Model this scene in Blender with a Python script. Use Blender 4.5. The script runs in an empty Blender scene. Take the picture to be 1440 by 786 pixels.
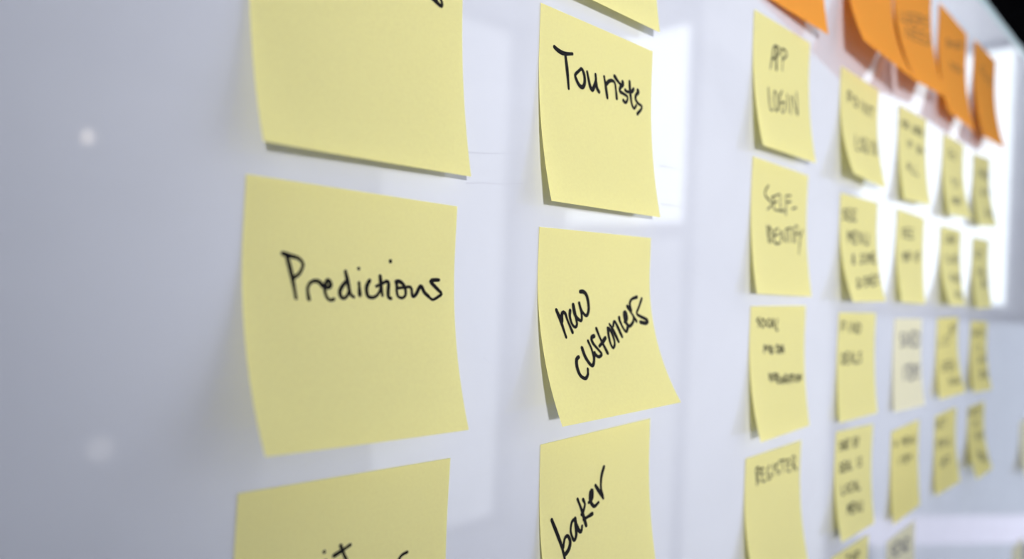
import bpy, math, random
from mathutils import Vector, Matrix

random.seed(7)
scene = bpy.context.scene
Z0 = 1.5          # height of the lens above the floor; board coordinates are relative to it

# ------------------------------------------------------------------ camera
cam_data = bpy.data.cameras.new('camera')
cam = bpy.data.objects.new('camera', cam_data)
scene.collection.objects.link(cam)
scene.camera = cam
cam_data.sensor_width = 36.0
cam_data.lens = 1023.7975 / 1440 * 36.0
cam_data.clip_start = 0.01
cam_data.clip_end = 50
R0, R1, R2 = (0.694712, -0.718218, 0.039209), (-0.022985, 0.032316, 0.999213), (0.71892, 0.695067, -0.005942)
cam.matrix_world = Matrix(((R0[0], R1[0], -R2[0], 0.0), (R0[1], R1[1], -R2[1], -0.188057),
                           (R0[2], R1[2], -R2[2], Z0), (0, 0, 0, 1)))
cam_data.dof.use_dof = True
cam_data.dof.focus_distance = 0.275
cam_data.dof.aperture_fstop = 4.9

# ------------------------------------------------------------------ world, lights, exposure
world = bpy.data.worlds.new('world')
scene.world = world
world.use_nodes = True
world.node_tree.nodes['Background'].inputs['Color'].default_value = (0.75, 0.85, 1.0, 1)
world.node_tree.nodes['Background'].inputs['Strength'].default_value = 0.3
vs = scene.view_settings
vs.view_transform = 'Standard'
vs.look = 'None'
vs.gamma = 1.0
vs.use_curve_mapping = False
vs.exposure = -0.25

WINDOW_LIGHT = 3.2       # radiance of the overcast sky in the window panes
LAMP_KEY = 322.0
LAMP_FILL = 85.0

# ------------------------------------------------------------------ material helpers
def new_mat(name):
    m = bpy.data.materials.new(name)
    m.use_nodes = True
    nt = m.node_tree
    for n in list(nt.nodes):
        if n.type != 'OUTPUT_MATERIAL':
            nt.nodes.remove(n)
    return m, nt, nt.nodes['Material Output']

def principled(name, color, rough=0.6, spec=0.3, metallic=0.0, var=0.0, scale=20.0, bump=0.0):
    m, nt, out = new_mat(name)
    b = nt.nodes.new('ShaderNodeBsdfPrincipled')
    b.inputs['Roughness'].default_value = rough
    b.inputs['Specular IOR Level'].default_value = spec
    b.inputs['Metallic'].default_value = metallic
    nt.links.new(b.outputs[0], out.inputs[0])
    tc = nt.nodes.new('ShaderNodeTexCoord')
    no = nt.nodes.new('ShaderNodeTexNoise')
    no.inputs['Scale'].default_value = scale
    no.inputs['Detail'].default_value = 4
    nt.links.new(tc.outputs['Object'], no.inputs['Vector'])
    mx = nt.nodes.new('ShaderNodeMix')
    mx.data_type = 'RGBA'
    mx.inputs[6].default_value = (*[c * (1 - var) for c in color], 1)
    mx.inputs[7].default_value = (*[min(1, c * (1 + var)) for c in color], 1)
    nt.links.new(no.outputs['Fac'], mx.inputs[0])
    nt.links.new(mx.outputs[2], b.inputs['Base Color'])
    if bump:
        bp = nt.nodes.new('ShaderNodeBump')
        bp.inputs['Strength'].default_value = bump
        bp.inputs['Distance'].default_value = 0.001
        nt.links.new(no.outputs['Fac'], bp.inputs['Height'])
        nt.links.new(bp.outputs[0], b.inputs['Normal'])
    return m

def paper(name, color, trans):
    """Matte coloured paper that lets some light through."""
    m, nt, out = new_mat(name)
    tc = nt.nodes.new('ShaderNodeTexCoord')
    no = nt.nodes.new('ShaderNodeTexNoise')
    no.inputs['Scale'].default_value = 900
    no.inputs['Detail'].default_value = 5
    nt.links.new(tc.outputs['Object'], no.inputs['Vector'])
    mx = nt.nodes.new('ShaderNodeMix')
    mx.data_type = 'RGBA'
    mx.inputs[6].default_value = (*[c * 0.95 for c in color], 1)
    mx.inputs[7].default_value = (*[min(1, c * 1.05) for c in color], 1)
    nt.links.new(no.outputs['Fac'], mx.inputs[0])
    d = nt.nodes.new('ShaderNodeBsdfDiffuse')
    t = nt.nodes.new('ShaderNodeBsdfTranslucent')
    nt.links.new(mx.outputs[2], d.inputs['Color'])
    nt.links.new(mx.outputs[2], t.inputs['Color'])
    s = nt.nodes.new('ShaderNodeMixShader')
    s.inputs[0].default_value = trans
    nt.links.new(d.outputs[0], s.inputs[1])
    nt.links.new(t.outputs[0], s.inputs[2])
    nt.links.new(s.outputs[0], out.inputs[0])
    return m

def emitter(name, color, strength):
    m, nt, out = new_mat(name)
    e = nt.nodes.new('ShaderNodeEmission')
    e.inputs['Color'].default_value = (*color, 1)
    e.inputs['Strength'].default_value = strength
    nt.links.new(e.outputs[0], out.inputs[0])
    return m

def board_material():
    """White back-painted glass: matte white under a clear glossy coat, with faint wiped marker haze."""
    m, nt, out = new_mat('white_glass')
    b = nt.nodes.new('ShaderNodeBsdfPrincipled')
    b.inputs['Roughness'].default_value = 0.6
    b.inputs['Specular IOR Level'].default_value = 0.0
    b.inputs['Coat Weight'].default_value = 1.0
    b.inputs['Coat IOR'].default_value = 1.5
    b.inputs['Coat Roughness'].default_value = 0.03
    tc = nt.nodes.new('ShaderNodeTexCoord')
    mp = nt.nodes.new('ShaderNodeMapping')
    mp.inputs['Scale'].default_value = (9, 9, 14)
    no = nt.nodes.new('ShaderNodeTexNoise')
    no.inputs['Scale'].default_value = 1.0
    no.inputs['Detail'].default_value = 6
    no.inputs['Distortion'].default_value = 0.6
    nt.links.new(tc.outputs['Object'], mp.inputs[0])
    nt.links.new(mp.outputs[0], no.inputs['Vector'])
    cr = nt.nodes.new('ShaderNodeValToRGB')
    cr.color_ramp.elements[0].position = 0.3
    cr.color_ramp.elements[1].position = 0.62
    cr.color_ramp.elements[0].color = (*BOARD_DIRTY, 1)
    cr.color_ramp.elements[1].color = (*BOARD_CLEAN, 1)
    nt.links.new(no.outputs['Fac'], cr.inputs[0])
    nt.links.new(cr.outputs[0], b.inputs['Base Color'])
    nt.links.new(b.outputs[0], out.inputs[0])
    return m

BOARD_CLEAN = (0.575, 0.595, 0.68)
BOARD_DIRTY = (0.545, 0.565, 0.65)
M_board = board_material()
M_edge = principled('green_glass_edge', (0.30, 0.47, 0.50), 0.15, 0.5, var=0.05)
M_ink = principled('black_marker_ink', (0.006, 0.0055, 0.007), 0.6, 0.08)
M_ink_grey = principled('grey_marker_ink', (0.09, 0.09, 0.13), 0.6, 0.2)
M_haze = principled('wiped_marker_residue', (0.50, 0.515, 0.60), 0.5, 0.3)
M_yellow = paper('canary_yellow_paper', (0.972, 0.925, 0.53), 0.50)
M_yellow2 = paper('golden_yellow_paper', (0.972, 0.912, 0.48), 0.50)
M_pale = paper('pale_cream_paper', (0.97, 0.94, 0.78), 0.48)
M_orange = paper('orange_paper', (0.987, 0.51, 0.10), 0.50)
M_wall = principled('white_wall_paint', (0.80, 0.81, 0.84), 0.8, 0.2, var=0.03, scale=4)
M_black = principled('black_wall_paint', (0.0025, 0.0025, 0.003), 0.95, 0.0, var=0.1, scale=6)
M_floor = principled('grey_carpet', (0.48, 0.48, 0.51), 0.95, 0.1, var=0.15, scale=60, bump=0.3)
M_ceil = principled('white_ceiling_paint', (0.8, 0.81, 0.84), 0.9, 0.1, var=0.02, scale=3)
M_frame = principled('white_window_frame', (0.80, 0.80, 0.84), 0.5, 0.3, var=0.04)
M_pane = emitter('overcast_sky_pane', (0.86, 0.94, 1.0), WINDOW_LIGHT)
M_fill_soft = emitter('soft_fill_glow', (0.90, 0.94, 1.0), 1.5)
M_fill_bright = emitter('bright_fill_glow', (0.90, 0.94, 1.0), 3.1)
M_panel_fill = emitter('fill_panel_glow', (0.92, 0.95, 1.0), 14.0)
M_fill_low = emitter('lower_fill_glow', (0.80, 0.90, 1.08), 0.95)
M_strip = emitter('glow_strip_face', (0.88, 0.88, 1.1), 1.6)
M_fill_side = emitter('side_fill_glow', (0.90, 0.94, 1.0), 1.2)
M_open_sky = emitter('open_sky_pane', (0.9, 0.96, 1.0), 5.0)
M_table = principled('white_laminate', (0.75, 0.75, 0.85), 0.12, 0.5, var=0.02)
M_metal = principled('dark_metal', (0.05, 0.05, 0.055), 0.4, 0.5, metallic=0.6, var=0.05)
M_bulb = emitter('warm_bulb', (1.0, 0.88, 0.76), 9.0)
M_globe = emitter('frosted_globe', (1.0, 0.97, 0.95), 2.2)

# ------------------------------------------------------------------ mesh helpers
def link(name, data, parent=None, mat=None):
    o = bpy.data.objects.new(name, data)
    scene.collection.objects.link(o)
    if parent is not None:
        o.parent = parent
    if mat is not None:
        data.materials.append(mat)
    return o

def mesh(name, verts, faces, mat, parent=None, smooth=False):
    me = bpy.data.meshes.new(name)
    me.from_pydata([tuple(v) for v in verts], [], faces)
    me.update()
    if smooth:
        me.polygons.foreach_set('use_smooth', [True] * len(me.polygons))
    return link(name, me, parent, mat)

def box_geo(a, b):
    x0, y0, z0 = a
    x1, y1, z1 = b
    v = [(x0, y0, z0), (x1, y0, z0), (x1, y1, z0), (x0, y1, z0), (x0, y0, z1), (x1, y0, z1), (x1, y1, z1), (x0, y1, z1)]
    f = [(3, 2, 1, 0), (4, 5, 6, 7), (0, 1, 5, 4), (1, 2, 6, 5), (2, 3, 7, 6), (3, 0, 4, 7)]
    return v, f

def box(name, a, b, mat, parent=None, bevel=0.0):
    v, f = box_geo(a, b)
    o = mesh(name, v, f, mat, parent)
    if bevel:
        md = o.modifiers.new('bevel', 'BEVEL')
        md.width = bevel
        md.segments = 3
    return o

def lathe(name, prof, mat, parent=None, n=24, axis='Z'):
    v, f = [], []
    for r, h in prof:
        for i in range(n):
            t = 2 * math.pi * i / n
            v.append((r * math.cos(t), r * math.sin(t), h))
    for k in range(len(prof) - 1):
        for i in range(n):
            j = (i + 1) % n
            f.append((k * n + i, k * n + j, (k + 1) * n + j, (k + 1) * n + i))
    return mesh(name, v, f, mat, parent, True)

def empty(name, loc, label=None, cat=None, group=None):
    o = bpy.data.objects.new(name, None)
    o.empty_display_size = 0.02
    scene.collection.objects.link(o)
    o.location = loc
    if label: o['label'] = label
    if cat: o['category'] = cat
    if group: o['group'] = group
    return o

def struct(o):
    o['kind'] = 'structure'
    return o

# ------------------------------------------------------------------ the room
XL, XR, YF, ZC = -3.0, 3.2, -2.9, 3.0
YB = 0.03                                    # face of the wall that carries the board
struct(box('floor', (XL - .1, YF - .1, -.1), (XR + .1, YB + .1, 0), M_floor))
struct(box('ceiling', (XL - .1, YF - .1, ZC), (XR + .1, YB + .1, ZC + .1), M_ceil))
struct(box('wall_back', (XL - .1, YB, 0), (XR + .1, YB + .1, ZC), M_black))
struct(box('wall_left', (XL - .1, YF, 0), (XL, YB, ZC), M_wall))

def wall_with_holes(name, along, lo, hi, plane, thick, holes):
    """A wall cut into blocks around rectangular openings; along = 'x' or 'y'."""
    v, f = [], []
    us = sorted({lo, hi, *[h[0] for h in holes], *[h[1] for h in holes]})
    zs = sorted({0.0, ZC, *[h[2] for h in holes], *[h[3] for h in holes]})
    for i in range(len(us) - 1):
        for j in range(len(zs) - 1):
            cu, cz = (us[i] + us[i + 1]) / 2, (zs[j] + zs[j + 1]) / 2
            if any(h[0] < cu < h[1] and h[2] < cz < h[3] for h in holes):
                continue
            if along == 'y':
                g = box_geo((plane, us[i], zs[j]), (plane + thick, us[i + 1], zs[j + 1]))
            else:
                g = box_geo((us[i], plane, zs[j]), (us[i + 1], plane + thick, zs[j + 1]))
            n = len(v)
            v += g[0]
            f += [tuple(k + n for k in q) for q in g[1]]
    return struct(mesh(name, v, f, M_wall))

def window(name, along, plane, out, h, nx, nz, pane_mat=None):
    """Framed window filling the hole h = (u0, u1, z0, z1); out = +1/-1 towards outdoors."""
    u0, u1, z0, z1 = h
    def bx(nm, ua, ub, za, zb, d0, d1, mat, par):
        pa, pb = sorted((plane + out * d0, plane + out * d1))
        if along == 'y':
            return box(nm, (pa, ua, za), (pb, ub, zb), mat, par)
        return box(nm, (ua, pa, za), (ub, pb, zb), mat, par)
    root = struct(empty(name, (0, 0, 0)))
    t = 0.012 if z1 - z0 > 2 else 0.03
    bx('frame_rail', u0, u1, z0, z0 + t, 0.02, 0.07, M_frame, root)
    bx('frame_rail', u0, u1, z1 - t, z1, 0.02, 0.07, M_frame, root)
    bx('frame_stile', u0, u0 + t, z0 + t, z1 - t, 0.02, 0.07, M_frame, root)
    bx('frame_stile', u1 - t, u1, z0 + t, z1 - t, 0.02, 0.07, M_frame, root)
    for i in range(nx):
        for j in range(nz):
            a = u0 + t + (u1 - u0 - 2 * t) * i / nx
            b = u0 + t + (u1 - u0 - 2 * t) * (i + 1) / nx
            c = z0 + t + (z1 - z0 - 2 * t) * j / nz
            d = z0 + t + (z1 - z0 - 2 * t) * (j + 1) / nz
            g = 0.006
            bx('pane', a + (g if i else 0), b - (g if i < nx - 1 else 0), c + (g if j else 0), d - (g if j < nz - 1 else 0), 0.045, 0.05, pane_mat or M_pane, root)
    return root

W1 = (-0.95, -0.345, Z0 - 0.07, Z0 + 0.95)
W2 = (-2.55, -1.72, Z0 + 0.27, Z0 + 1.33)
W3 = (-1.70, -0.98, 0.03, ZC - 0.03)
W7 = (-0.95, -0.03, 0.03, Z0 - 0.075)
W5 = (-2.55, -1.72, 0.03, Z0 + 0.25)
W6 = (1.6, 2.19, 0.03, ZC - 0.03)
W4 = (2.2, 3.15, 0.03, ZC - 0.03)
wall_with_holes('wall_right', 'y', YF, YB, XR, 0.1, [W1, W2, W3, W5, W7])
window('window_1', 'y', XR, 1, W1, 1, 1)
window('window_2', 'y', XR, 1, W2, 1, 1, M_open_sky)
wall_with_holes('wall_front', 'x', XL, XR, YF - .1, 0.1, [W4, W6])
window('fill_pane_3', 'y', XR, 1, W3, 1, 1, M_fill_soft)  # added glowing pane: brightens the reflection between the first two windows
window('fill_pane_4', 'x', YF, -1, W4, 1, 1, M_fill_bright)  # added glowing pane: its reflection lifts the board beside the near notes
window('fill_pane_5', 'y', XR, 1, W5, 1, 1, M_fill_soft)  # glow added below the open sky window to even out the reflection
window('fill_pane_6', 'x', YF, -1, W6, 1, 1, M_fill_side)  # dimmer glow added to soften the reflected edge of the bright pane
window('fill_pane_7', 'y', XR, 1, W7, 1, 1, M_fill_low)  # bluish glow added to brighten the low reflection at the far end

# ------------------------------------------------------------------ the whiteboard
ZT = 0.318
board = empty('whiteboard', (0.6, 0, Z0 - 0.9), 'glossy white glass whiteboard covered in rows of sticky notes', 'whiteboard')
def under(o, root):
    o.parent = root
    o.matrix_parent_inverse = root.matrix_basis.inverted()
    return o
def at_world(root, v):
    return [(p[0] - root.location.x, p[1] - root.location.y, p[2] - root.location.z) for p in v]
v, f = box_geo((-1.0, 0.0, Z0 - 0.9), (2.3, 0.012, Z0 + ZT - 0.012))
mesh('glass_panel', at_world(board, v), f, M_board, board)
def bar(name, a, b, mat, bev=0.002):
    v, f = box_geo(a, b)
    o = mesh(name, at_world(board, v), f, mat, board)
    md = o.modifiers.new('bevel', 'BEVEL')
    md.width = bev
    md.segments = 3
    o['label'] = 'blue green polished glass edge'
    return o
bar('polished_edge', (-1.0, -0.0006, Z0 + ZT - 0.012), (2.3, 0.012, Z0 + ZT), M_edge, 0.003)
bar('polished_edge', (-1.012, -0.0006, Z0 - 0.9), (-1.0, 0.012, Z0 + ZT), M_edge, 0.003)
bar('polished_edge', (2.3, -0.0006, Z0 - 0.9), (2.312, 0.012, Z0 + ZT), M_edge, 0.003)
for x in (-0.9, 0.65, 2.2):
    for z in (Z0 - 0.8, Z0 + 0.24):
        if x == 0.65:
            continue
        v, f = box_geo((x - .02, 0.011, z - .02), (x + .02, YB - .0005, z + .02))
        mesh('wall_standoff', at_world(board, v), f, M_metal, board)

# ------------------------------------------------------------------ sticky notes
def surf(n, u, v, corner=0.0):
    """Point of a note that is stuck on along its top fifth and curls off the board below."""
    x, z, t, w, h, a, b = n
    c, s = math.cos(t), math.sin(t)
    ph = a + (b - a) * u
    L = max(v - 0.2, 0.0) * h
    if L > 0 and abs(ph) > 1e-5:
        k = ph / (0.8 * h)
        dz = 0.2 * h + math.sin(k * L) / k
        y = -(1 - math.cos(k * L)) / k
    else:
        dz, y = v * h, 0.0
    q = max(0.0, (v - 0.70) - 0.75 * u)
    y -= corner * q * q
    return Vector((x + u * w * c + dz * s, y - 0.0004, Z0 + z + u * w * s - dz * c))

def normal(n, u, v, corner):
    e = 1e-3
    du = surf(n, u + e, v, corner) - surf(n, u - e, v, corner)
    dv = surf(n, u, v + e, corner) - surf(n, u, v - e, corner)
    m = du.cross(dv).normalized()
    return m if m.y < 0 else -m

def smooth_line(pts, step):
    """Catmull-Rom through the pen positions, resampled."""
    if len(pts) < 3:
        a, b = pts[0], pts[-1]
        k = max(2, int((b - a).length / step))
        return [a.lerp(b, i / k) for i in range(k + 1)]
    P = [pts[0] * 2 - pts[1]] + pts + [pts[-1] * 2 - pts[-2]]
    out = []
    for i in range(1, len(P) - 2):
        p0, p1, p2, p3 = P[i - 1:i + 3]
        k = max(2, int((p2 - p1).length / step))
        for j in range(k):
            t = j / k
            out.append(0.5 * ((2 * p1) + (p2 - p0) * t + (2 * p0 - 5 * p1 + 4 * p2 - p3) * t * t + (3 * p1 - p0 - 3 * p2 + p3) * t ** 3))
    out.append(pts[-1])
    return out

def writing(n, words, root, width, mat, corner, smooth):
    w, h = n[3], n[4]
    for word in words:
        V, F = [], []
        def put(p):
            u, v = p.x / w, p.y / h
            q = surf(n, u, v, corner) + normal(n, u, v, corner) * 0.00012
            V.append(q - root.location)
        for stroke in word:
            pts = [Vector((u / 1000 * w, v / 1000 * h)) for u, v in stroke]
            line = smooth_line(pts, 0.0006 if smooth else 0.0012)
            hw = []
            m = len(line)
            for i in range(m):
                t = i / max(1, m - 1)
                hw.append(width / 2 * (0.92 + 0.16 * math.sin(5.0 * t + len(V))))
            base = len(V)
            for i, p in enumerate(line):
                d = (line[min(i + 1, m - 1)] - line[max(i - 1, 0)])
                d = d.normalized() if d.length > 1e-9 else Vector((1, 0))
                nn = Vector((-d.y, d.x))
                put(p + nn * hw[i])
                put(p - nn * hw[i])
                if i:
                    k = base + 2 * i
                    F.append((k - 2, k - 1, k + 1, k))
            for i in (0, m - 1):
                c = len(V)
                for j in range(10):
                    t = 2 * math.pi * j / 10
                    put(line[i] + Vector((math.cos(t), math.sin(t))) * hw[i])
                F.append(tuple(range(c, c + 10)))
        mesh('handwriting', V, F, mat, root)

def sticky_note(n, words, label, group, paper_mat, pen, ink, corner=0.0, smooth=True):
    c = surf(n, 0.5, 0.0)
    root = empty('sticky_note', c, label, 'sticky note', group)
    NU, NV = (14, 22)
    V, F = [], []
    for side in (0, 1):
        for j in range(NV + 1):
            for i in range(NU + 1):
                u, v = i / NU, j / NV
                V.append(surf(n, u, v, corner) - normal(n, u, v, corner) * (0.0001 * side) - c)
    off = (NU + 1) * (NV + 1)
    ix = lambda i, j: j * (NU + 1) + i
    for j in range(NV):
        for i in range(NU):
            a, b, d, e = ix(i, j), ix(i + 1, j), ix(i + 1, j + 1), ix(i, j + 1)
            F.append((e, d, b, a))
            F.append((a + off, b + off, d + off, e + off))
    ring = [ix(i, 0) for i in range(NU)] + [ix(NU, j) for j in range(NV)] + [ix(i, NV) for i in range(NU, 0, -1)] + [ix(0, j) for j in range(NV, 0, -1)]
    m0, nr = len(V), len(ring)
    V += [V[k] for k in ring] + [V[k + off] for k in ring]
    for k in range(nr):
        j = (k + 1) % nr
        F.append((m0 + k, m0 + j, m0 + nr + j, m0 + nr + k))
    mesh('paper_sheet', V, F, paper_mat, root, True)
    if words:
        writing(n, words, root, pen, ink, corner, smooth)
    return root

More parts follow.
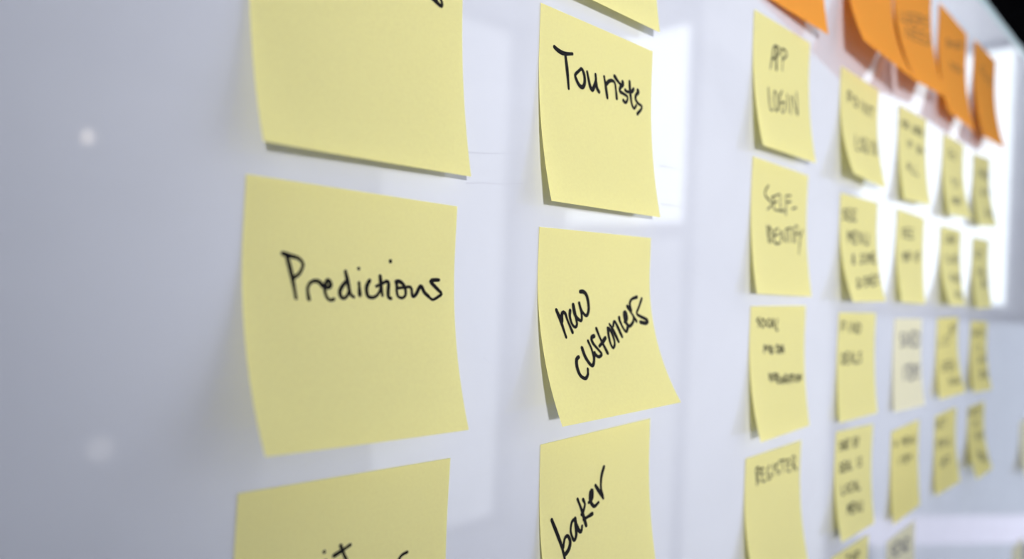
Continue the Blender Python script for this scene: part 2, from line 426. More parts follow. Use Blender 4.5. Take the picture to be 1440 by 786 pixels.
NOTE_DATA = {
 'A': ([0.0881,0.107,0.0164,0.0762,0.0762,0.33,0.22],
  [[[(805,234),(830,244),(852,253),(876,262),(880,250),(873,234),(860,219)],[(850,247),(833,241)]]]),
 'B': ([0.0902,0.0243,-0.0197,0.0756,0.076,0.6384,0.3895],
  [[[(170,276),(182,313),(194,358),(202,398),(208,434)],[(155,270),(185,277),(218,284),(237,301),(236,317),(222,342),(196,360)],[(262,436),(258,411),(258,393),(270,373),(291,365),(309,370),(323,384)],[(327,385),(348,389),(359,379),(350,362),(341,364),(332,387),(333,409),(343,431),(358,438),(371,433)],[(430,361),(411,381),(399,404),(404,423),(417,429),(432,419),(442,399)],[(425,322),(434,354),(441,386),(448,412),(463,423)],[(489,365),(492,414)],[(487,308),(487,309)],[(540,354),(527,376),(525,399),(532,418),(552,423),(572,416),(589,397),(596,373)],[(592,333),(596,366),(603,413)],[(573,376),(602,364),(627,353),(635,365),(632,399),(634,419),(646,424)],[(643,269),(643,270)],[(673,353),(677,367),(677,394),(683,414),(702,421),(719,413),(724,396),(716,369),(694,352),(675,353)],[(679,380),(715,376),(750,373),(757,392),(759,409),(767,412),(781,401),(806,367),(826,393),(849,410)],[(908,336),(877,338),(861,344),(877,359),(905,380),(924,397),(905,410),(872,424),(849,410)]]]),
 'C': ([0.0912,-0.0618,-0.0267,0.0759,0.0762,0.3,0.2],
  [[[(366,284),(366,285)],[(411,309),(442,299),(485,282)],[(440,275),(451,299),(459,318),(469,336),(477,355),(493,387)],[(373,322),(377,341),(385,374)],[(777,374),(754,378),(739,388),(733,400),(740,418),(766,443)]]]),
 'T0': ([0.2006,0.1863,0.0074,0.0762,0.0762,0.1947,0.1771],
  []),
 'T1': ([0.204,0.1038,0.0072,0.0764,0.0764,0.2922,0.2392],
  [[[(110,192),(139,202),(173,207),(208,204),(255,193)],[(198,210),(214,276),(223,334),(228,380)],[(330,254),(306,274),(282,298),(294,323),(319,346),(346,348),(362,320),(358,282),(342,258),(330,254)],[(382,259),(393,290),(409,330),(428,347),(447,318),(459,287),(455,257)],[(455,257),(463,306),(472,332),(488,345)],[(532,252),(546,294),(563,361)],[(556,286),(576,268),(606,258),(630,265),(641,295),(651,348)],[(628,229),(660,250),(692,264)],[(705,245),(709,259),(682,283),(682,303),(717,310),(753,318),(753,339),(735,357),(714,348)],[(773,229),(778,271),(788,319),(799,355),(821,374),(843,351)],[(731,285),(752,291),(795,282),(813,264)],[(856,262),(864,271),(839,293),(836,318),(862,337),(899,347),(891,367),(853,400)]]]),
 'T2': ([0.2082,0.019,0.0081,0.0768,0.077,0.4942,0.6297],
  [[[(132,418),(158,471),(186,560)],[(167,477),(176,435),(198,435),(213,472),(242,536)],[(241,423),(235,453),(246,493),(268,510),(287,494),(280,440),(270,393)],[(270,393),(279,447),(322,478),(334,448),(321,384)],[(321,384),(340,428),(374,452),(399,415),(392,353),(366,325),(334,323)]],[[(257,667),(237,679),(227,718),(236,762),(268,782),(296,764),(308,734)],[(298,622),(310,670),(337,713),(356,718),(377,688),(375,633),(358,588)],[(377,688),(394,655)],[(416,563),(392,572),(395,600),(436,644),(451,665),(419,677),(393,658)],[(446,525),(465,577),(487,623),(503,660)],[(445,621),(480,600),(512,577)],[(548,527),(544,567),(548,613),(562,636),(585,615),(583,573),(567,536),(548,527)],[(568,504),(593,537),(623,603)],[(599,515),(613,490),(632,506),(665,577)],[(667,470),(667,484),(688,527),(712,551),(734,528)],[(712,495),(740,477),(735,442),(719,444),(719,481),(732,509),(757,520),(795,497),(805,474)],[(757,407),(794,450),(828,493)],[(789,431),(783,393),(803,367),(858,353)],[(907,363),(875,408),(843,448),(872,466),(941,491),(920,508),(867,501)]]]),
 'T3': ([0.2139,-0.0658,0.0205,0.0766,0.0762,0.35,0.25],
  [[[(89,407),(127,489),(157,567),(171,640),(173,659)],[(167,569),(183,528),(209,519),(226,552),(211,587),(177,607),(168,601)],[(279,448),(252,455),(237,503),(257,554),(280,533),(282,475),(279,445)],[(287,476),(304,513),(324,524),(335,497)],[(305,345),(339,415),(370,502)],[(353,358),(368,388),(349,424),(338,435)],[(352,465),(390,460),(429,453)],[(401,385),(434,369),(436,325),(419,332),(417,379),(449,416),(489,404)],[(464,303),(502,349),(535,390)],[(530,375),(514,324),(520,262),(541,214)]]]),
 'c1': ([0.3779,0.1516,0.0137,0.0762,0.0761,0.2571,0.2122],
  [[[(277,366),(305,286),(329,198),(375,179),(386,267),(390,354)],[(300,295),(389,250)],[(377,357),(370,255),(375,183),(422,180),(425,217),(380,252)],[(487,337),(485,245),(461,184),(519,170),(561,202),(495,251)]],[[(227,525),(226,616),(232,690),(281,681)],[(329,529),(308,600),(329,676),(372,655),(387,585),(365,539),(329,529)],[(467,502),(419,562),(423,646),(456,674),(495,633),(505,580),(442,600)],[(565,508),(564,586),(562,647)],[(611,655),(646,510),(690,562),(739,637),(745,456)]]]),
 'c2': ([0.3834,0.0715,-0.0165,0.0764,0.0768,0.1998,0.1928],
  [[[(270,177),(220,224),(232,263),(309,291),(338,317),(265,358)],[(335,259),(466,218)],[(353,253),(366,297),(387,344),(484,346)],[(357,302),(432,277)],[(486,224),(503,340),(563,330)],[(594,365),(590,280),(585,220),(675,205)],[(589,267),(680,252)],[(704,306),(787,288)]],[[(255,482),(273,603)],[(292,486),(302,601),(342,573),(337,515),(292,482)],[(454,484),(385,507),(373,537),(387,603),(474,596)],[(382,545),(451,530)],[(506,577),(502,501),(585,579),(593,476)],[(592,480),(685,459)],[(644,471),(657,573)],[(716,456),(730,568)],[(762,565),(769,443),(822,438)],[(766,504),(831,490)],[(832,472),(872,513),(919,456)],[(872,513),(824,657)]]]),
 'c3': ([0.3883,-0.0122,0.0018,0.0763,0.076,0.2976,0.1797],
  [[[(139,86),(104,106),(152,131),(127,155)],[(194,95),(170,132),(209,162),(243,125),(194,95)],[(297,101),(262,134),(311,160)],[(325,101),(340,161)],[(350,165),(382,103),(408,171)],[(358,144),(396,143)],[(460,104),(438,180),(468,190)]],[[(236,357),(246,300),(283,335),(321,303),(330,362)],[(388,319),(350,321),(359,364),(397,361)],[(350,342),(388,340)],[(456,309),(466,369),(515,346),(466,305)],[(525,312),(529,372)],[(545,373),(565,314),(596,376)],[(545,352),(586,349)]],[[(308,519),(317,570)],[(333,580),(340,526),(383,580),(390,526)],[(390,531),(449,531)],[(423,533),(424,588)],[(481,547),(447,544),(448,599),(491,599)],[(452,570),(487,569)],[(548,566),(512,579),(524,611),(561,606),(564,588),(537,586)],[(587,612),(594,552),(638,565),(599,583),(640,617)],[(650,614),(684,560),(704,619)],[(662,593),(698,596)],[(703,562),(758,562)],[(733,564),(733,617)],[(767,563),(771,616)],[(823,572),(792,596),(827,622),(859,593),(823,572)],[(866,621),(881,568),(906,615),(930,567)]]]),
 'c4': ([0.3898,-0.0985,0.0027,0.0763,0.0762,0.35,0.25],
  [[[(197,230),(186,165),(176,101),(221,104),(220,147),(186,160),(241,219)],[(299,118),(253,119),(271,167),(291,219),(338,223)],[(267,166),(307,158)],[(401,116),(368,145),(378,211),(421,224),(446,204),(407,182)],[(471,118),(484,206)],[(564,124),(510,135),(535,170),(592,200),(560,210)],[(584,107),(686,114)],[(634,111),(660,208)],[(778,130),(720,125),(731,168),(746,213),(787,225)],[(735,164),(782,167)],[(858,227),(830,117),(884,126),(877,173),(848,178),(930,235)]]]),
 'd1': ([0.5076,0.1508,-0.0095,0.0762,0.0754,0.3801,0.2767],
  [[[(190,283),(184,193),(274,204),(267,240),(189,242)],[(373,199),(326,243),(379,291),(429,246),(373,199)],[(517,203),(523,297)],[(617,301),(611,206),(715,305),(709,209)],[(763,211),(875,214)],[(818,212),(824,309)]],[[(340,570),(290,712),(369,708)],[(504,560),(439,633),(458,703),(529,628),(504,560)],[(662,564),(611,553),(564,626),(567,697),(628,680),(647,621),(610,623)],[(758,544),(717,689)],[(804,685),(842,539),(894,681),(930,534)]]]),
 'd2': ([0.5162,0.0655,0.0077,0.0762,0.0757,0.3627,0.2779],
  [[[(139,143),(75,150),(69,178),(135,193),(137,221),(65,233)],[(267,132),(183,136),(192,228),(277,225)],[(188,182),(254,179)],[(400,126),(314,130),(324,223),(411,219)],[(319,176),(386,173)]],[[(177,439),(200,339),(236,398),(283,337),(282,437)],[(432,333),(335,335),(323,437),(421,435)],[(331,386),(406,384)],[(475,434),(486,331),(575,433),(586,328)],[(641,327),(644,421),(688,431),(736,419),(744,324)]],[[(298,640),(266,572),(295,553),(306,569),(243,617),(258,642),(311,604)],[(557,539),(497,548),(481,575),(536,590),(526,617),(455,630)],[(644,528),(589,577),(619,621),(677,572),(644,528)],[(698,616),(732,522),(753,576),(803,517),(789,611)],[(930,509),(848,514),(824,609),(908,604)],[(837,562),(901,557)]],[[(296,777),(241,866),(314,844),(349,799),(296,777)],[(441,766),(389,856)],[(581,759),(523,768),(500,796),(546,810),(530,838),(460,851)],[(623,752),(573,844)],[(697,746),(648,839)],[(599,798),(674,792)],[(813,737),(738,743),(689,836),(766,831)],[(715,789),(773,785)],[(930,733),(867,742),(845,771),(897,786),(882,814),(808,828)]]]),
 'd3': ([0.5223,-0.017,-0.0153,0.0763,0.0763,0.1194,0.15],
  [[[(161,94),(78,92),(89,177)],[(84,135),(148,136)],[(254,95),(266,182)],[(351,184),(339,97),(439,187),(427,98)],[(475,99),(487,188),(565,172),(569,128),(475,99)]],[[(108,378),(111,469),(171,452),(178,406),(108,378)],[(283,379),(214,378),(216,471),(286,472)],[(215,425),(269,426)],[(324,473),(360,380),(402,474)],[(339,436),(386,436)],[(431,380),(433,475),(506,476)],[(618,387),(560,391),(553,420),(611,440),(611,469),(545,477)]]]),
 'd4': ([0.5268,-0.1008,-0.0445,0.0762,0.0754,0.2587,0.1632],
  [[[(133,105),(97,109),(96,134),(135,150),(139,174),(98,182)],[(185,101),(165,142),(198,182),(218,141),(185,101)],[(245,182),(232,100),(282,108),(282,141),(240,145),(294,183)],[(308,100),(362,99)],[(335,99),(348,183)],[(475,183),(461,98),(508,106),(507,136),(468,140),(520,149),(520,178),(475,183)],[(540,98),(576,140),(598,97)],[(576,140),(577,183)]],[[(131,309),(133,388),(180,373),(185,333),(131,309)],[(266,308),(212,308),(215,389),(269,389)],[(214,349),(256,348)],[(298,389),(326,308),(359,389)],[(310,356),(346,356)],[(380,307),(383,389),(439,389)],[(585,306),(589,390)],[(701,309),(656,314),(651,339),(698,356),(699,382),(647,390)]],[[(171,518),(160,595),(226,597)],[(312,521),(269,559),(301,599),(345,561),(312,521)],[(448,532),(402,523),(374,562),(392,602),(439,596)],[(477,605),(526,526),(556,607)],[(497,573),(544,575)],[(596,527),(587,608),(660,610)]],[[(260,790),(293,709),(309,760),(355,713),(337,795)],[(463,720),(392,715),(368,798),(439,803)],[(381,757),(436,761)],[(478,806),(502,722),(551,811),(575,727)],[(615,730),(602,806),(632,817),(669,811),(689,735)]]]),
 'd5': ([0.5272,-0.1897,-0.0061,0.076,0.0762,0.35,0.25],
  [[[(379,73),(473,82)],[(426,77),(434,148)],[(519,157),(558,90),(616,166)],[(535,130),(593,135)],[(654,170),(645,98),(735,113),(728,141),(650,137)]]]),
 'e1': ([0.6336,0.1487,0.027,0.0761,0.0758,0.2031,0.1903],
  [[[(97,200),(124,133),(165,201)],[(108,173),(149,174)],[(247,138),(199,141),(194,161),(244,176),(247,196),(192,202)],[(281,135),(288,204)],[(344,136),(285,169),(352,205)],[(479,138),(493,200),(523,208),(552,201),(545,138)],[(648,143),(596,146),(591,167),(645,182),(647,203),(589,209)],[(752,141),(684,140),(692,211),(761,212)],[(688,175),(741,176)],[(798,213),(790,141),(860,149),(855,178),(794,181),(867,214)]],[[(301,329),(299,399)],[(480,336),(389,333),(386,403)],[(388,368),(459,371)],[(670,416),(673,343),(757,354),(746,379),(672,380),(767,391),(754,416),(670,416)],[(821,349),(873,388),(930,353)],[(873,388),(861,424)]],[[(254,653),(327,577),(357,662)],[(284,623),(346,628)],[(420,584),(398,665),(493,673)],[(569,594),(546,677),(644,685)]]]),
 'e2': ([0.6406,0.0661,-0.0216,0.0761,0.0759,0.2189,0.1305],
  [[[(274,191),(200,200),(194,228),(271,242),(274,270),(189,284)],[(424,178),(326,183),(338,277),(437,272)],[(333,230),(409,226)],[(578,169),(477,175),(491,269),(592,264)],[(485,222),(563,218)]],[[(211,550),(229,448),(255,507),(291,444),(289,546)],[(320,545),(368,440),(400,541)],[(340,503),(388,500)],[(431,539),(439,435),(510,442),(500,484),(436,492)],[(705,420),(663,475),(702,525),(747,470),(705,420)],[(856,411),(780,415),(777,521)],[(779,468),(839,465)]]]),
 'e3': ([0.6458,-0.0231,-0.0186,0.0762,0.0764,0.0857,0.1862],
  [[[(297,166),(224,174),(220,219),(297,248),(303,293),(219,308)],[(367,308),(402,158),(475,309)],[(382,248),(447,248)],[(499,157),(574,309),(612,156)],[(759,154),(655,155),(675,310),(778,310)],[(666,233),(747,232)],[(816,154),(835,310),(927,279),(930,200),(816,154)]],[[(354,528),(346,676)],[(436,528),(530,528)],[(483,528),(471,677)],[(654,527),(567,527),(554,678),(638,679)],[(562,603),(629,603)],[(684,679),(712,527),(740,619),(791,527),(779,680)],[(930,534),(858,542),(842,588),(907,620),(898,666),(817,681)]]]),
 'e4': ([0.65,-0.1164,0.0176,0.0764,0.0762,0.1222,0.1078],
  [[[(107,183),(145,115),(200,190)],[(122,156),(178,160)],[(368,204),(369,132),(413,179),(446,138),(465,212)],[(583,148),(494,141),(503,215),(592,222)],[(499,178),(568,184)],[(641,226),(632,152),(733,234),(724,159)],[(774,162),(792,231),(835,242),(876,238),(867,169)]],[[(277,338),(279,410)],[(361,342),(456,346)],[(408,344),(410,416)],[(582,352),(494,348),(496,420),(584,425)],[(495,384),(563,387)],[(632,427),(640,354),(681,400),(720,357),(732,432)]]]),
 'e5': ([0.6502,-0.2073,0.0224,0.0761,0.0762,0.35,0.25],
  [[[(244,96),(156,94),(148,134),(240,171),(244,212),(144,215)],[(424,106),(306,95),(321,234),(439,247)],[(314,165),(406,174)],[(504,254),(489,113),(625,267),(611,125)],[(679,131),(692,274),(802,258),(810,187),(679,131)]]]),
 'f1': ([0.7658,0.1481,0.0134,0.0762,0.076,0.2497,0.334],
  [[[(377,168),(293,156),(259,203),(305,253),(387,245),(383,206),(328,205)],[(515,161),(451,208),(527,259),(594,211),(515,161)]],[[(363,524),(503,516)],[(433,520),(394,616)],[(630,509),(539,561),(588,606),(683,554),(630,509)]],[[(246,855),(324,757),(324,815),(405,756),(344,854)],[(383,854),(507,754),(482,853)],[(433,814),(494,813)],[(522,853),(600,752),(688,760),(646,801),(558,807)]]]),
 'f2': ([0.7704,0.0623,0.0021,0.0761,0.0755,0.3558,0.2147],
  [[[(220,112),(241,184),(279,191),(314,182),(303,109)],[(433,107),(368,114),(362,139),(430,152),(434,177),(361,188)],[(564,97),(478,101),(491,183),(577,179)],[(485,142),(551,139)],[(624,177),(611,95),(700,99),(696,133),(618,140),(712,174)]],[[(363,367),(311,361),(279,403),(296,443),(352,434)],[(407,357),(394,440),(476,438)],[(578,351),(528,395),(567,435),(620,392),(578,351)],[(743,349),(677,356),(666,382),(730,396),(726,422),(650,433)],[(874,340),(789,343),(781,428),(867,426)],[(786,386),(853,384)]],[[(370,688),(417,604),(501,611),(475,645),(393,650)],[(511,687),(604,602),(613,686)],[(549,653),(611,653)],[(782,608),(724,600),(675,644),(685,686),(753,677),(768,643),(727,643)],[(930,598),(836,599),(800,686),(897,685)],[(820,642),(894,642)]],[[(499,810),(476,896),(580,812)],[(652,813),(593,898)],[(802,815),(726,814),(669,900),(748,902)],[(699,857),(759,858)],[(843,816),(815,903),(868,851),(860,904),(930,817)]]]),
 'f3': ([0.773,-0.0249,0.0017,0.0763,0.0762,0.1538,0.3015],
  [[[(670,114),(616,110),(596,153),(628,193),(680,181),(675,147),(639,150)],[(794,95),(713,102),(724,186),(806,180)],[(718,144),(781,139)],[(838,92),(930,84)],[(884,88),(896,173)]],[[(103,237),(111,344),(200,343)],[(292,234),(299,343)],[(477,237),(405,244),(397,276),(471,298),(472,330),(389,342)],[(527,231),(634,229)],[(580,230),(586,340)]],[[(276,559),(210,616),(248,674),(317,618),(276,559)],[(341,676),(373,561),(470,573),(446,620),(357,624)],[(630,564),(528,563),(489,678),(587,680)],[(510,621),(588,622)],[(641,681),(686,565),(740,683),(791,566)]],[[(422,859),(459,781),(527,862),(568,783)],[(691,786),(607,824),(645,865),(729,827),(691,786)],[(802,788),(781,868),(845,822),(842,870),(930,791)]]]),
 'f4': ([0.7806,-0.1183,0.0146,0.0762,0.0757,0.0818,0.208],
  [[[(159,86),(89,74),(61,118),(101,166),(169,160),(164,123),(118,121)],[(319,83),(214,79),(227,172),(333,177)],[(220,125),(302,129)],[(377,85),(498,90)],[(437,88),(451,183)]],[[(224,338),(135,332),(139,423),(227,429)],[(138,378),(206,382)],[(275,433),(282,341),(324,399),(363,346),(374,439)],[(413,442),(464,353),(514,448)],[(434,406),(495,410)],[(608,361),(605,454)],[(702,367),(697,460),(791,467)]],[[(320,589),(258,633),(308,687),(372,643),(320,589)],[(528,606),(423,598),(408,696)],[(416,647),(496,654)],[(693,620),(586,611),(565,709)],[(576,660),(658,667)]]]),
 'g1': ([0.884,0.1467,0.0546,0.0762,0.0762,0.231,0.3019],
  [[[(378,189),(313,193),(307,222),(374,244),(375,274),(300,282)],[(424,185),(430,286)],[(510,187),(516,288)],[(429,235),(515,238)],[(564,290),(607,189),(661,293)],[(582,250),(642,251)],[(700,294),(695,191),(786,204),(779,245),(699,248),(789,297)],[(927,197),(835,195),(838,299),(930,301)],[(839,246),(910,248)]],[[(401,462),(400,554),(442,497),(450,553),(501,458)],[(592,454),(564,550)],[(684,451),(790,447)],[(737,449),(707,546)],[(832,446),(800,543)],[(930,442),(896,540)],[(818,494),(915,491)]],[[(487,869),(572,751),(673,761),(627,809),(526,816)],[(651,868),(805,747),(771,867)],[(713,820),(787,819)],[(919,744),(819,866),(930,865)]]]),
 'g2': ([0.8969,0.0594,0.0157,0.0762,0.0759,0.2104,0.1814],
  [[[(271,191),(203,181),(177,226),(214,272),(280,264),(276,228),(232,227)],[(425,184),(324,183),(335,274),(437,276)],[(331,228),(410,230)],[(481,185),(596,186)],[(538,185),(550,278)]],[[(291,518),(305,436),(397,520),(412,438)],[(579,440),(470,439),(456,521),(565,524)],[(464,480),(549,482)],[(639,441),(655,526),(696,476),(717,527),(763,443)]],[[(529,593),(496,696),(570,674),(595,622),(529,593)],[(720,586),(645,589),(612,694),(688,692)],[(630,641),(689,640)],[(730,691),(805,584),(817,689)],[(762,648),(813,647)],[(881,581),(851,688),(930,686)]]]),
 'g3': ([0.9057,-0.0296,-0.0387,0.0763,0.0767,0.1842,0.2591],
  [[[(159,223),(140,133),(259,140),(254,176),(151,183),(277,222)],[(341,221),(387,128),(475,219)],[(360,184),(440,183)],[(507,126),(644,123)],[(575,125),(596,218)],[(824,120),(698,122),(719,216),(846,215)],[(709,169),(807,168)]],[[(364,360),(361,441)],[(514,360),(686,361)],[(600,361),(594,443)]],[[(438,605),(516,519),(563,596)],[(470,571),(545,565)],[(613,593),(630,511),(729,585),(748,502)],[(813,497),(794,581),(906,557),(930,514),(813,497)]],[[(550,726),(484,732),(464,759),(518,776),(505,803),(429,813)],[(680,721),(597,722),(553,812),(633,812)],[(575,767),(639,767)],[(679,812),(726,720),(761,811),(812,719)],[(859,719),(806,811),(893,793),(930,746),(859,719)]]]),
 'g4': ([0.9089,-0.1236,-0.0046,0.0762,0.0762,0.354,0.3506],
  [[[(62,32),(104,126),(118,72),(153,129),(161,37)],[(216,132),(199,38),(291,52),(288,89),(209,90),(307,137)],[(390,47),(408,142)],[(481,52),(586,56)],[(533,54),(551,150)],[(722,63),(627,58),(645,155),(741,160)],[(636,107),(710,110)]],[[(333,306),(471,235),(614,330)],[(389,278),(559,292)]],[[(457,501),(480,412),(533,509),(557,421)],[(644,430),(589,470),(618,519),(676,480),(644,430)],[(722,438),(813,448)],[(767,443),(739,533)],[(930,461),(848,452),(818,542),(899,551)],[(834,497),(898,504)]],[[(440,657),(365,747)],[(527,684),(447,774)],[(404,702),(489,729)],[(663,726),(575,699),(492,788),(574,815)],[(536,744),(601,765)],[(618,830),(710,741),(787,778),(740,811),(661,791),(700,858)],[(930,812),(843,784),(744,872),(825,900)],[(795,829),(860,850)]]]),
 'O1': ([0.365,0.2634,-0.0432,0.1017,0.1014,0.0057,0.1999],
  []),
 'O2': ([0.507,0.2598,-0.0908,0.1016,0.1004,0.4363,0.5934],
  []),
 'O3': ([0.606,0.2621,0.0771,0.1016,0.1033,0.4189,0.3491],
  [[[(143,406),(125,480),(165,483),(213,469),(240,393)],[(392,377),(313,391),(294,418),(367,425),(357,451),(263,471)],[(550,353),(448,366),(421,451),(526,438)],[(436,408),(517,398)],[(584,431),(607,346),(712,340),(692,376),(596,392),(692,418)],[(880,315),(794,330),(777,357),(860,364),(853,390),(752,411)]],[[(190,604),(244,514),(307,593),(359,503)],[(542,486),(423,497),(371,588),(492,577)],[(399,542),(492,533)],[(732,468),(608,480),(560,571),(686,560)],[(586,525),(683,516)],[(800,462),(755,554),(882,526),(918,478),(800,462)]]]),
 'O4': ([0.7349,0.2611,-0.0197,0.1017,0.1009,0.2836,0.279],
  [[[(353,239),(277,258),(268,280),(345,277),(346,296),(258,321)],[(406,224),(412,289)],[(505,203),(514,268)],[(410,256),(510,235)],[(616,179),(565,224),(627,245),(680,200),(616,179)],[(730,223),(719,158),(825,142),(819,171),(725,194)]],[[(396,496),(411,431),(495,483),(508,418)],[(617,404),(556,443),(605,469),(668,429),(617,404)],[(716,391),(734,453),(770,409),(792,445),(831,376)]]]),
 'O5': ([0.8667,0.2621,0.0154,0.1014,0.102,0.2926,0.3062],
  [[[(334,287),(326,200),(450,220),(440,254),(332,247)],[(522,308),(587,225),(661,323)],[(549,274),(634,283)],[(715,237),(789,291),(861,252)],[(789,291),(773,336)]]]),
 'h1': ([1.212,-0.1753,0.02,0.0762,0.0762,0.3,0.2],
  []),
 'h2': ([1.1977,-0.3467,0.0,0.0762,0.0762,0.3,0.2],
  []),
}
YG, OG = 'yellow sticky notes on the whiteboard', 'orange sticky notes along the top of the board'
LABELS = {
 'A': 'large near yellow note above predictions, its lower corner curling up',
 'B': 'nearest yellow sticky note with predictions written in black marker',
 'C': 'near yellow note below predictions, cut by the bottom of the frame',
 'T0': 'yellow note cut by the top of the frame, above the tourists note',
 'T1': 'sharp yellow sticky note with tourists written in black marker',
 'T2': 'sharp yellow sticky note reading new customers, its lower edge lifting far out',
 'T3': 'sharp yellow sticky note with baker written in slanting black marker',
 'c1': 'yellow sticky note with app login written in thin capitals',
 'c2': 'yellow sticky note with self identify written in thin capitals',
 'c3': 'yellow sticky note with three small words starting with social',
 'c4': 'yellow sticky note with register written in slanting capitals',
 'd1': 'blurred yellow note with two words, next to the app login note',
 'd2': 'blurred yellow note with four lines, next to the self identify note',
 'd3': 'blurred yellow note with two short lines, next to the social note',
 'd4': 'blurred yellow note with four lines, next to the register note',
 'd5': 'corner of a yellow note at the bottom frame edge, next to register',
 'e1': 'blurred yellow note under the third orange note, top row, fifth column',
 'e2': 'blurred yellow note with two words, second yellow row, fifth column',
 'e3': 'blurred pale cream note with two large grey words, third yellow row',
 'e4': 'blurred golden note with two short lines, fourth yellow row, fifth column',
 'e5': 'pale cream note cut by the bottom of the frame, fifth column',
 'f1': 'blurred yellow note of the top yellow row, second from the far end',
 'f2': 'blurred yellow note of the second yellow row, second from the far end',
 'f3': 'blurred yellow note of the third yellow row, second from the far end',
 'f4': 'blurred yellow note of the fourth yellow row, second from the far end',
 'g1': 'farthest yellow note of the top yellow row, below the last orange note',
 'g2': 'farthest yellow note of the second yellow row',
 'g3': 'farthest yellow note of the third yellow row',
 'g4': 'farthest yellow note of the fourth row, golden, its edge lifting out',
 'h1': 'sliver of a pale yellow note at the right frame edge, middle height',
 'h2': 'pale yellow note peeking in at the bottom right corner',
 'O1': 'nearest orange note, cut by the top of the frame above app login',
 'O2': 'second orange note, its lower corner lifting far off the board',
 'O3': 'third orange note with faint writing, overlapping the second one',
 'O4': 'fourth orange note, its top corner in view against the grey board',
 'O5': 'last and farthest orange note, near the end of the row',
}
for key, (n, words) in NOTE_DATA.items():
    orange = key[0] == 'O'
    pm = M_orange if orange else {'e3': M_pale, 'e5': M_pale, 'h1': M_pale, 'h2': M_pale, 'e4': M_yellow2, 'f3': M_yellow2, 'g3': M_yellow2, 'g4': M_yellow2, 'f4': M_yellow2}.get(key, M_yellow)
    near = key[0] in 'ABCT'
    pen = 0.0013 if key in 'ABC' else 0.00175 if near else 0.0015 if key[0] in 'defg' else 0.00125
    ink = M_ink_grey if key in ('e3', 'e5') else M_ink
    if key in ('e3', 'e5'):
        pen = 0.0022
    sticky_note(n, words, LABELS[key], OG if orange else YG, pm, pen, ink,
                corner=0.008 if key == 'A' else 0.0, smooth=near or key[0] == 'c')

# faint marker residue left on the glass
def streak(pts, w):
    V, F = [], []
    for i, (x, z) in enumerate(pts):
        k = w * (0.5 + 0.5 * math.sin(2.3 * i + 1))
        V += [(x - board.location.x, -0.00005, Z0 + z + k - board.location.z), (x - board.location.x, -0.00005, Z0 + z - k - board.location.z)]
        if i:
            F.append((2 * i - 2, 2 * i - 1, 2 * i + 1, 2 * i))
    mesh('marker_residue', V, F, M_haze, board)
RES_BOARD = [[(0.1814, -0.03), (0.1829, -0.0309), (0.1847, -0.032)], [(0.1696, 0.0311), (0.1781, 0.0324), (0.187, 0.0329), (0.1982, 0.0345)], [(0.1667, 0.0416), (0.181, 0.0432), (0.1957, 0.0456)], [(0.2098, 0.0224), (0.2107, 0.0205), (0.2112, 0.0192)], [(0.2906, 0.0537), (0.3011, 0.0541), (0.3121, 0.0542)], [(0.2931, 0.036), (0.3056, 0.0362), (0.3161, 0.0358)], [(0.1085, -0.0602), (0.1102, -0.0574), (0.1188, -0.0556), (0.1192, -0.054)]]
for r in RES_BOARD:
    streak(r, 0.00022)

# ------------------------------------------------------------------ lamps of the room and added fill lights
def spot_lamp(loc, target, energy, size, label):
    """Floor lamp with an aimed spotlight head."""
    x, y, z = loc
    root = empty('floor_lamp', (x, y, 0), label, 'floor lamp')
    lathe('base', [(0.0, 0.0), (0.15, 0.0), (0.15, 0.015), (0.13, 0.025), (0.0, 0.028)], M_metal, root)
    lathe('pole', [(0.012, 0.02), (0.012, z - 0.02), (0.0, z - 0.02)], M_metal, root)
    d = (Vector(target) - Vector(loc)).normalized()
    q = d.to_track_quat('-Z', 'Y')
    head = lathe('lamp_head', [(0.0, 0.16), (0.05, 0.15), (0.07, 0.10), (0.09, -0.06), (0.086, -0.06), (0.066, 0.09), (0.045, 0.13), (0.0, 0.14)], M_metal, root)
    head.location = (0, 0, z)
    head.rotation_mode = 'QUATERNION'
    head.rotation_quaternion = q
    ld = bpy.data.lights.new('lamp_light', 'SPOT')
    ld.energy = energy
    ld.spot_size = size
    ld.spot_blend = 1.0
    ld.shadow_soft_size = 0.075
    ld.color = (1.0, 0.98, 0.95)
    lo = bpy.data.objects.new('lamp_light', ld)
    scene.collection.objects.link(lo)
    lo.parent = root
    lo.location = Vector((0, 0, z)) + d * 0.08
    lo.rotation_mode = 'QUATERNION'
    lo.rotation_quaternion = q
    return root
AIM = (0.44, 0, Z0 + 0.11)
spot_lamp((-1.15, -2.1, Z0 + 0.12), AIM, LAMP_KEY, math.radians(20.5), 'black floor lamp aimed across the room at the whiteboard')
spot_lamp((-0.85, -2.35, Z0 + 0.12), (1.06, 0, Z0 - 0.06), LAMP_FILL, math.radians(18), 'added black floor lamp brightening the far end of the whiteboard')  # unseen lamp added to brighten the notes at the far right

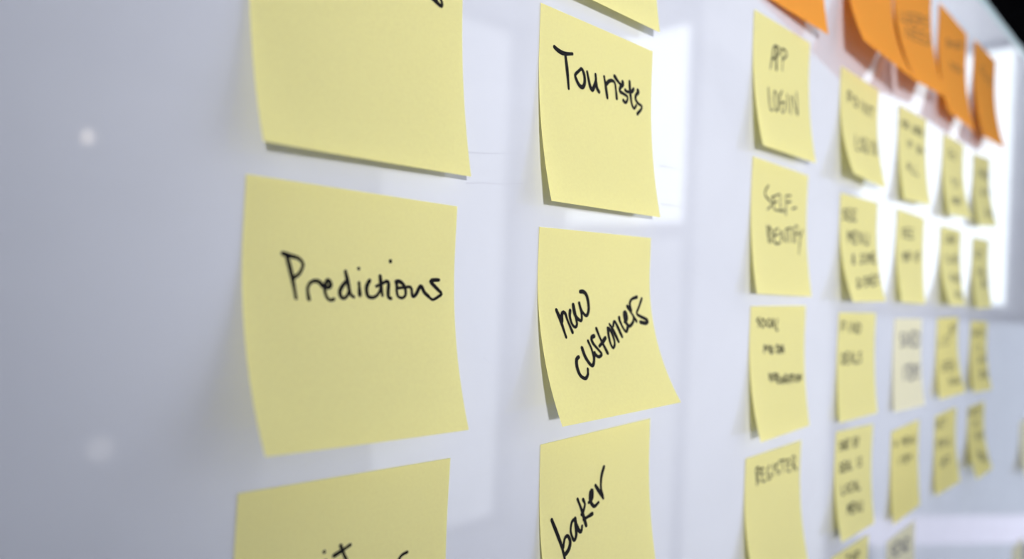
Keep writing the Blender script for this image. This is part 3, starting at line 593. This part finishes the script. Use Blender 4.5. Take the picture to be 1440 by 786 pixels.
# small pendant bulb that shows as a spark in the glass
pl = empty('pendant_lamp', (0.77, -2.6, ZC), 'small bare bulb hanging on a thin cord', 'pendant lamp')
lathe('cord', [(0.003, 0.0), (0.003, -(ZC - Z0 - 0.47))], M_metal, pl, 8)
bb = lathe('bulb', [(0.0, 0.024), (0.010, 0.021), (0.017, 0.010), (0.019, 0.0), (0.017, -0.012), (0.010, -0.020), (0.0, -0.023)], M_bulb, pl, 16)
bb.location = (0, 0, -(ZC - Z0 - 0.415))

# glowing strip added to give a pale streak reflected low in the glass
lb = empty('glow_strip', (2.795, -0.40, 0), 'low glowing strip added on two posts by the end wall', 'glowing strip')
lb.rotation_euler = (0, 0, math.radians(217.4))
box('housing', (-0.35, 0.036, Z0 - 0.82), (0.35, 0.06, Z0 - 0.755), M_frame, lb, 0.003)
box('diffuser', (-0.35, -0.04, Z0 - 0.825), (0.35, 0.0355, Z0 - 0.75), M_strip, lb, 0.01)
for sx in (-0.3, 0.3):
    box('post', (sx - 0.012, 0.036, 0), (sx + 0.012, 0.06, Z0 - 0.82), M_metal, lb)
    box('foot', (sx - 0.03, -0.08, 0), (sx + 0.03, 0.16, 0.015), M_metal, lb)

# ceiling panel added to brighten the end wall and its reflection
cl = empty('ceiling_fill', (2.6, -0.7, ZC), 'square ceiling panel added to brighten the end wall', 'fill light')
for a, b in (((-.33, -.33), (.33, -.3)), ((-.33, .3), (.33, .33)), ((-.33, -.3), (-.3, .3)), ((.3, -.3), (.33, .3))):
    box('frame_bar', (a[0], a[1], -0.03), (b[0], b[1], -0.001), M_frame, cl)
box('diffuser', (-.3, -.3, -0.02), (.3, .3, -0.006), M_panel_fill, cl)

gl = empty('globe_lamp', (0.845, -2.6, 0), 'small frosted globe lamp on a thin black stand', 'lamp')
lathe('base', [(0.0, 0.0), (0.11, 0.0), (0.11, 0.012), (0.09, 0.02), (0.0, 0.022)], M_metal, gl)
lathe('pole', [(0.008, 0.015), (0.008, Z0 - 0.705)], M_metal, gl, 12)
g2 = lathe('globe', [(0.045 * math.sin(math.pi * k / 10), -0.045 * math.cos(math.pi * k / 10)) for k in range(11)], M_globe, gl)
g2.location = (0, 0, Z0 - 0.665)
